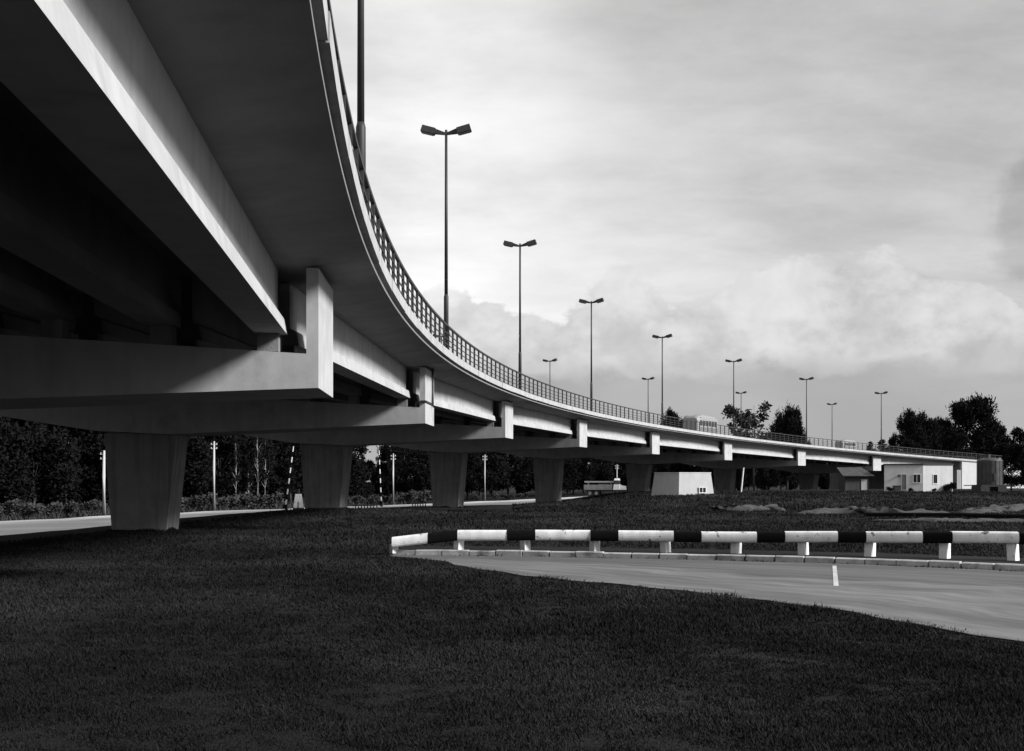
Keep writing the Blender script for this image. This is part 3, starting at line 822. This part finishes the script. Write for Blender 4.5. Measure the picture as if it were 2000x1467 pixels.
# long white flat-roofed building
db = 148.0
A = (px_at(1727, db+1.2), db+1.2); B = (px_at(1803, db), db); C = (px_at(1861, db+1.0), db+1.0)
D2 = (C[0]+1.0, C[1]+6.5); E2 = (A[0]+1.8, A[1]+5.5)
foot = [A, B, C, D2, E2]
wb = g(B[0], B[1]); wt = zp(905.5, db)
we = empty('flat_roofed_building', (B[0], B[1], wb)); WO = (B[0], B[1], wb)
tag(we, 'long white brick building with flat dark roof, one door and two small windows', 'building')
def prism(pts, z0, z1):
    n = len(pts); mb = MB(); mb.add([(p[0], p[1], z0) for p in pts]+[(p[0], p[1], z1) for p in pts], [tuple(reversed(range(n))), tuple(range(n, 2*n))]+[(i, (i+1) % n, n+(i+1) % n, n+i) for i in range(n)]); return mb
prism(foot, wb-.8, wt-.16).build('wall', 'wall', we, WO)
c5 = np.mean(np.array(foot), 0)
rf = [tuple(c5+(np.array(p)-c5)*1.035) for p in foot]
prism(rf, wt-.16, wt).build('roof', 'roofing', we, WO)
dr = opening(we, WO, A, B, 1761, 1770, 927, 956.5, 'door', 'wall', panes=1, name='door')
opening(we, WO, A, B, 1784, 1797.5, 927, 942.5, 'glass', 'wpost', panes=2)
opening(we, WO, B, C, 1822.5, 1830.5, 927, 944, 'glass', 'wpost', panes=1)
x_, y_ = px_at(1755, db+.76), db+.76
MB().tube([(x_, y_, zp(929, y_)), (x_, y_-.25, zp(929, y_))], [.12, .16], 8).build('wall_lamp', 'dark', we, WO)
# dark bin by the door
xb, yb = px_at(1752, db+.1), db+.1
be = empty('waste_bin', (xb, yb, g(xb, yb))); tag(be, 'dark iron bin standing left of the white building door', 'bin')
MB().hexa([(-.36, -.25, .1), (.36, -.25, .1), (.36, .25, .1), (-.36, .25, .1), (-.44, -.3, .72), (.44, -.3, .72), (.44, .3, .72), (-.44, .3, .72)]).build('body', 'dark', be)
MB().box((-.48, -.34, .72), (.48, .34, .79)).build('lid', 'dark', be)
for sx in (-.3, .3): MB().box((sx-.04, -.2, -.15), (sx+.04, .2, .1)).build('foot', 'dark', be)

# timber shed with a sloping roof
ds = 150.0
xl, xr = px_at(1643, ds), px_at(1700, ds); sb = g((xl+xr)/2, ds)
se_ = empty('timber_shed', ((xl+xr)/2, ds, sb)); SO = ((xl+xr)/2, ds, sb)
tag(se_, 'dark timber shed with a sloping grey roof and pale door', 'shed')
ze = zp(929, ds); zr = zp(913.5, ds+2.6)
MB().hexa([(xl+.5, ds, sb-.5), (xr-.2, ds, sb-.5), (xr-.2, ds+2.6, sb-.5), (xl+.5, ds+2.6, sb-.5), (xl+.5, ds, ze-.05), (xr-.2, ds, ze-.05), (xr-.2, ds+2.6, zr-.12), (xl+.5, ds+2.6, zr-.12)]).build('wall', 'darkwood', se_, SO)
xt0, xt1 = px_at(1634, ds+2.8), px_at(1682, ds+2.8); xe0, xe1 = px_at(1665, ds-.5)-1.2, px_at(1708, ds-.5)
nb = 9
for k in range(nb):
    u0, u1 = k/nb, (k+.96)/nb
    a0, a1 = xe0+(xe1-xe0)*u0, xe0+(xe1-xe0)*u1; b0, b1 = xt0+(xt1-xt0)*u0, xt0+(xt1-xt0)*u1
    dz = random.uniform(-.02, .02)
    MB().hexa([(a0, ds-.5, ze-.08+dz), (a1, ds-.5, ze-.08+dz), (b1, ds+2.8, zr-.03+dz), (b0, ds+2.8, zr-.03+dz), (a0, ds-.5, ze+dz), (a1, ds-.5, ze+dz), (b1, ds+2.8, zr+.05+dz), (b0, ds+2.8, zr+.05+dz)]).build('roof_board', 'roofing', se_, SO)
opening(se_, SO, (xl+.5, ds), (xr-.2, ds), 1682, 1694, 936, 957, 'wood', 'darkwood', panes=1, name='door')

# steel tank on a dark frame
dt = 138.0
xt = px_at(1933, dt); tb = g(xt, dt)
te = empty('steel_tank', (xt, dt, tb)); tag(te, 'upright dull steel tank with a hatch on a dark skid frame', 'tank')
rt = 24/F_PX*dt; z0 = zp(947, dt)-tb; z1 = zp(900, dt)-tb
mb = MB(); mb.tube([(0, 0, z0), (0, 0, z1), (0, 0, z1+.12), (0, 0, z1+.35)], [rt, rt, rt*.95, rt*.45], 28).build('shell', 'steel', te)
for k in range(9):
    a = math.pi+ (k+.3)*math.pi/8; MB().box((-.04, -.05, z0), (.04, .05, z1), Matrix.Translation((math.cos(a)*rt, math.sin(a)*rt, 0)) @ Matrix.Rotation(a, 4, 'Z')).build('rib', 'steel', te)
MB().tube([(-.25, 0, z1+.3), (-.25, 0, z1+.75)], .33, 14).build('hatch', 'steel', te)
MB().tube([(.75, -.2, z1+.05), (.75, -.2, z1+.32)], [.55, .48], 12).build('cover', 'truckl' if False else 'steel', te)
MB().box((-rt-.1, -rt, z0-.22), (rt+.4, rt, z0)).build('frame', 'dark', te)
for sx in (-1.1, .9): MB().box((sx-.5, -rt, -.3), (sx+.5, rt, z0-.22)).build('skid', 'dark', te)
MB().box((-rt-1.6, -.2, z0-.12), (-rt-.1, .0, z0-.02)).build('drawbar', 'dark', te)
MB().box((-.12, -rt-.08, z0+.5), (.1, -rt+.1, z0+1.35)).build('valve', 'dark', te)

# leaning pale pole under the deck
xq, yq = px_at(1447, 140), 140.0
o = MB().tube([(0, 0, -.2), (.33, 0, 2.95)], [.10, .08], 8).build('leaning_pole', 'wpost', None, loc=(xq, yq, g(xq, yq)))
tag(o, 'whitewashed pole leaning to the right under the deck', 'pole')

# sandy spoil along the foot of the bank, long dark pipe in front
def ridge(name, pts, w, h, seed, m='soil', label='', cat='soil heap'):
    r = np.random.default_rng(seed); p, ln = resample(pts, max(int(np.hypot(*(np.diff(np.array(pts), axis=0).T)).sum()/.35), 8))
    secs = []; nn = len(p)
    ph = r.random(8)*6
    for i in range(nn):
        e = math.sin(math.pi*min(max(i/(nn-1), 0.0), 1.0))**.5
        hh = h*e*(.25+.35*abs(math.sin(i*.31+ph[0]))+.3*abs(math.sin(i*.83+ph[1]))+.25*r.random())
        ww = w*(.6+.4*e)*(1+.25*math.sin(i*.4+ph[2]))
        row = []
        for u in np.linspace(-1, 1, 9):
            x, y = p[i][0]+.2*ww*math.sin(i*.8+u*3), p[i][1]+u*ww
            row.append((x, y, g(x, y)+hh*(1-u*u)*(1+.22*r.normal())+(.02 if abs(u) < .99 else -.05)))
        secs.append(row)
    o = MB().sweep(secs, closed=False).build(name, m, smooth=True); tag(o, label, cat, kind='stuff'); return o
def gp(px, py): return on_ground(px, py)
ridge('spoil_ridge', [gp(1375, 996), gp(1440, 998), gp(1500, 997), gp(1535, 1000)], 1.3, .42, 3, label='pale broken spoil along the foot of the bank')
ridge('spoil_ridge', [gp(1560, 1003), gp(1640, 1003), gp(1710, 1005), gp(1800, 1006), gp(1860, 1005)], 1.5, .50, 5, label='longer pale spoil heap before the white building')
ridge('spoil_ridge', [gp(1885, 1004), gp(1950, 998), gp(2010, 994), gp(2080, 990)], 2.6, .40, 8, label='widest pale spoil heap before the tank')
ridge('sand_strip', [gp(1700, 1017), gp(1800, 1018), gp(1900, 1019), gp(2060, 1021)], .9, .16, 9, label='flat strip of pale sand in front of the dark pipe')
a = gp(1688, 1009); b = gp(2080, 1015)
o = MB().tube([(a[0], a[1], g(*a)+.12), ((a[0]+b[0])/2, (a[1]+b[1])/2, g((a[0]+b[0])/2, (a[1]+b[1])/2)+.13), (b[0], b[1], g(*b)+.12)], .13, 10).build('ground_pipe', 'bpaint', None)
tag(o, 'long dark pipe lying on the ground before the spoil heaps', 'pipe')

# ------------------------------------------------------------------ vehicles
def wheel(parent, x, y, z, r, w):
    t = MB().tube([(x, y-w/2, z), (x, y+w/2, z)], r, 18).build('wheel', 'rubber', parent)
    MB().tube([(x, y-w/2-.02, z), (x, y+w/2+.02, z)], r*.5, 12).build('rim', 'truckd', t)
def make_bus(name, loc, rz, label, sc=.94, cat='bus'):
    e = empty(name, loc, rz)          # forward = +x
    Lb, Wb = 7.4, 2.4
    def sec(x, w, h0, h1, rr):
        pts = []
        for s, c in ((-1, 1), (1, -1)): pass
        k = 5; out = [(-w/2, h0), (w/2, h0), (w/2, h1-rr)]
        for i in range(1, k): a = math.pi/2*i/k; out.append((w/2-rr+rr*math.cos(a), h1-rr+rr*math.sin(a)*1.0))
        out.append((w/2-rr, h1)); out.append((-w/2+rr, h1))
        for i in range(1, k): a = math.pi/2*(1+i/k); out.append((-w/2+rr+rr*math.cos(a), h1-rr+rr*math.sin(a)))
        out.append((-w/2, h1-rr))
        return [(x, a, b) for a, b in out]
    xs_ = [(-3.7, 2.0, .6, 2.0, .55), (-3.62, 2.25, .45, 2.5, .6), (-3.3, 2.4, .42, 2.78, .55), (-2.4, 2.42, .42, 2.88, .5), (2.4, 2.42, .42, 2.88, .5), (3.3, 2.4, .42, 2.75, .55), (3.62, 2.25, .5, 2.4, .6), (3.7, 2.0, .6, 1.9, .55)]
    body = MB().sweep([sec(*a) for a in xs_]).build('body', 'busl', e, smooth=False)
    MB().box((-3.3, -1.225, .5), (3.3, 1.225, 1.25)).build('side_band', 'busd', e)
    for s in (-1, 1):
        for k in range(6):
            x0 = -3.0+k*1.02
            MB().box((x0, s*1.2-.03, 1.45), (x0+.82, s*1.2+.03, 2.15)).build('side_window', 'glass', e)
            MB().box((x0+.1, s*1.12-.06, 2.42), (x0+.6, s*1.12+.06, 2.58)).build('roof_window', 'glass', e)
        for k, x0 in enumerate((-2.1, 2.0)): wheel(e, x0, s*1.0, .45, .45, .28)
    for s in (-1, 1):
        for sy in (-1, 1):
            MB().box((s*3.63-.06, sy*.52-.44, 1.5), (s*3.63+.06, sy*.52+.44, 2.05)).build('rear_window' if s < 0 else 'windscreen', 'glass', e)
        for sy in (-.85, .85): MB().tube([(s*3.66, sy, .85), (s*3.74, sy, .85)], .11, 10).build('light', 'wpost' if s > 0 else 'busd', e)
    MB().box((-3.85, -1.0, .45), (-3.7, 1.0, .6)).build('bumper', 'busd', e)
    MB().box((-1.2, -.5, 2.86), (1.2, .5, 2.99)).build('roof_hatch', 'busl', e)
    e.scale = (sc, sc, sc); tag(e, label, cat)
    return e
def on_deck(px, q):
    x, y = at_r(px, RC+q); r_, th = polar(x, y); t = (float(th)-TH1)/DTH
    return t
t = on_deck(1368, 5.2); p = P(t, 5.2, zcap(t)+HB+.55+se(5.2)); make_bus('bus', p, math.pi/2-(TH1+DTH*t), 'rounded pale old bus driving over the overpass')
t = on_deck(1652, 5.2); p = P(t, 5.2, zcap(t)+HB+.55+se(5.2)); make_bus('van', p, math.pi/2-(TH1+DTH*t), 'small distant pale van on the overpass near the far end of the railing', .62, 'van')
# old truck with a boom on the far road
tx, ty = at_r(1182, 261)
tr = empty('boom_truck', (tx, ty, g(tx, ty)), rad(-14)); tr.scale = (1.12, 1.15, 1.25); tag(tr, 'old dark truck with pale cab roof and a long boom over its bed', 'truck')
MB().box((-3.0, -.45, .75), (3.1, .45, .95)).build('chassis', 'dark', tr)
MB().box((-3.1, -1.1, .95), (1.2, 1.1, 1.12)).build('bed_floor', 'truckd', tr)
for y0 in (-1.12, 1.04): MB().box((-3.1, y0, 1.12), (1.2, y0+.08, 1.65)).build('side_board', 'truckd', tr)
MB().hexa([(1.4, -1.0, .95), (2.35, -1.0, .95), (2.35, 1.0, .95), (1.4, 1.0, .95), (1.5, -.95, 1.7), (2.3, -.95, 1.7), (2.3, .95, 1.7), (1.5, .95, 1.7)]).build('cab', 'truckl', tr)
MB().hexa([(1.5, -.95, 1.7), (2.3, -.95, 1.7), (2.3, .95, 1.7), (1.5, .95, 1.7), (1.6, -.85, 2.25), (2.15, -.85, 2.25), (2.15, .85, 2.25), (1.6, .85, 2.25)]).build('cab_window', 'glass', tr)
MB().hexa([(1.5, -.92, 2.25), (2.25, -.92, 2.25), (2.25, .92, 2.25), (1.5, .92, 2.25), (1.6, -.8, 2.52), (2.15, -.8, 2.52), (2.15, .8, 2.52), (1.6, .8, 2.52)]).build('cab_roof', 'truckl', tr)
MB().hexa([(2.35, -.55, .95), (3.25, -.45, .95), (3.25, .45, .95), (2.35, .55, .95), (2.35, -.5, 1.6), (3.2, -.4, 1.45), (3.2, .4, 1.45), (2.35, .5, 1.6)]).build('bonnet', 'truckl', tr)
MB().box((-3.2, -.15, 1.95), (1.35, .15, 2.15)).build('boom', 'wood', tr)
for x0 in (-2.6, .9): MB().box((x0-.1, -.1, 1.12), (x0+.1, .1, 1.95)).build('boom_rest', 'truckd', tr)
MB().box((-.9, -.7, 1.12), (.5, .7, 1.75)).build('winch_house', 'busd', tr)
for x0 in (-2.2, -1.2, 2.6):
    for y0 in (-.85, .85): wheel(tr, x0, y0, .48, .48, .3)

# ------------------------------------------------------------------ grass
def blades(name, n_list, m, label, cat, test=None):
    vs = []
    for (x0, x1, d0, d1, n, h) in n_list:
        u = rng.random(n); d = d0*(d1/d0)**u           # denser close by
        k = rng.uniform(x0, x1, n); x = k*d; y = d
        vs.append((x, y, np.full(n, h)))
    x = np.concatenate([a[0] for a in vs]); y = np.concatenate([a[1] for a in vs]); h = np.concatenate([a[2] for a in vs])
    if test is not None:
        k = test(x, y); x, y, h = x[k], y[k], h[k]
    n = len(x)
    n1 = np.sin(x*1.9+np.sin(y*1.3)*1.7)*np.sin(y*1.1+np.cos(x*.8)*2.); n2 = np.sin(x*.47+1.1+1.3*np.sin(y*.21))*np.sin(y*.39+np.cos(x*.3)*1.5); n3 = np.sin(x*5.3+2*np.sin(y*4.1))*np.sin(y*4.7+1.7*np.sin(x*3.7))
    clump = np.clip(.85+.28*n1+.25*n2+.28*n3, .42, 2.)+.9*(rng.random(n) > .985)
    h = h*clump*(.5+rng.random(n)); az = rng.uniform(0, 6.283, n); w = (.0035+.0005*y)*(.7+.6*rng.random(n))
    ln = h*(.35+.6*rng.random(n)); la = rng.uniform(0, 6.283, n)
    z = gz(x, y)-.01
    dx, dy = np.cos(az)*w, np.sin(az)*w
    v = np.stack([np.stack([x-dx, y-dy, z], 1), np.stack([x+dx, y+dy, z], 1), np.stack([x+np.cos(la)*ln, y+np.sin(la)*ln, z+h], 1)], 1).reshape(-1, 3)
    f = np.arange(3*n).reshape(-1, 3)
    o = bpy.data.objects.new(name, np_mesh(name, v, f, m, smooth=False)); col.objects.link(o)
    tag(o, label, cat, kind='stuff'); return o
from bisect import bisect
def poly_test(poly):
    P2 = np.array(poly)
    def inside(x, y):
        c = np.zeros(len(x), bool); j = len(P2)-1
        for i in range(len(P2)):
            xi, yi = P2[i]; xj, yj = P2[j]
            if yi != yj:
                k = ((yi > y) != (yj > y)) & (x < (xj-xi)*(y-yi)/(yj-yi)+xi); c ^= k
            j = i
        return c
    return inside
na2 = na - 0.0
road_in = poly_test(list(ka)+list(na[::-1]))
def lawn(x, y):
    r, _ = polar(x, y)
    jit = rng.normal(size=len(x))*.10+.22*np.sin(x*2.3+np.sin(y*3.1))*np.sin(y*1.7)
    return ~road_in(x+jit*.5, y+jit) & (r < 233.5)
blades('grass', [(-.46, .46, 7.0, 16, 560000, .036), (-.46, .46, 16, 36, 360000, .052), (-.46, .46, 36, 80, 120000, .09), (.0, .46, 80, 150, 60000, .13)], 'blade', 'short dark uneven lawn grass covering the foreground', 'grass', lawn)
# rank tufts round the pier feet
def pier_tufts():
    out = []
    for i in range(0, 6):
        n = 2600; side = rng.integers(0, 3, n); u = rng.random(n)
        for sd, uu in zip(side, u):
            if sd < 2: q = 11.0+uu*2.5; t = i-(.80+.12*rng.random())/25.7
            else: q = 11.05-.15*rng.random(); t = i+(uu-.5)*1.5/25.7
            x, y, _ = P(t, q, 0); out.append((x, y))
    return np.array(out)
pt_ = pier_tufts(); n = len(pt_); x, y = pt_[:, 0], pt_[:, 1]; hh = (.06+.16*rng.random(n)**2)*(.6+.5*np.sin(x*4)*np.sin(y*4)); az = rng.uniform(0, 6.28, n); la = rng.uniform(0, 6.28, n); z = gz(x, y)-.02; w = .02
v = np.stack([np.stack([x-np.cos(az)*w, y-np.sin(az)*w, z], 1), np.stack([x+np.cos(az)*w, y+np.sin(az)*w, z], 1), np.stack([x+np.cos(la)*hh*.4, y+np.sin(la)*hh*.4, z+hh], 1)], 1).reshape(-1, 3)
o = bpy.data.objects.new('pier_foot_grass', np_mesh('pier_foot_grass', v, np.arange(3*n).reshape(-1, 3), 'blade', smooth=False)); col.objects.link(o); tag(o, 'rank grass tufts round the pier feet', 'grass', kind='stuff')
def bank(x, y):
    r, _ = polar(x, y); return (r < 236)
def weeds(x, y):
    r, _ = polar(x, y); return (r > 266.3) | ((r < 219) & (y > 110))
blades('weeds', [(-.5, .1, 80, 170, 50000, .55)], 'weed', 'tall pale weeds on the far verges', 'weeds', weeds)
print('objects', len(bpy.data.objects))
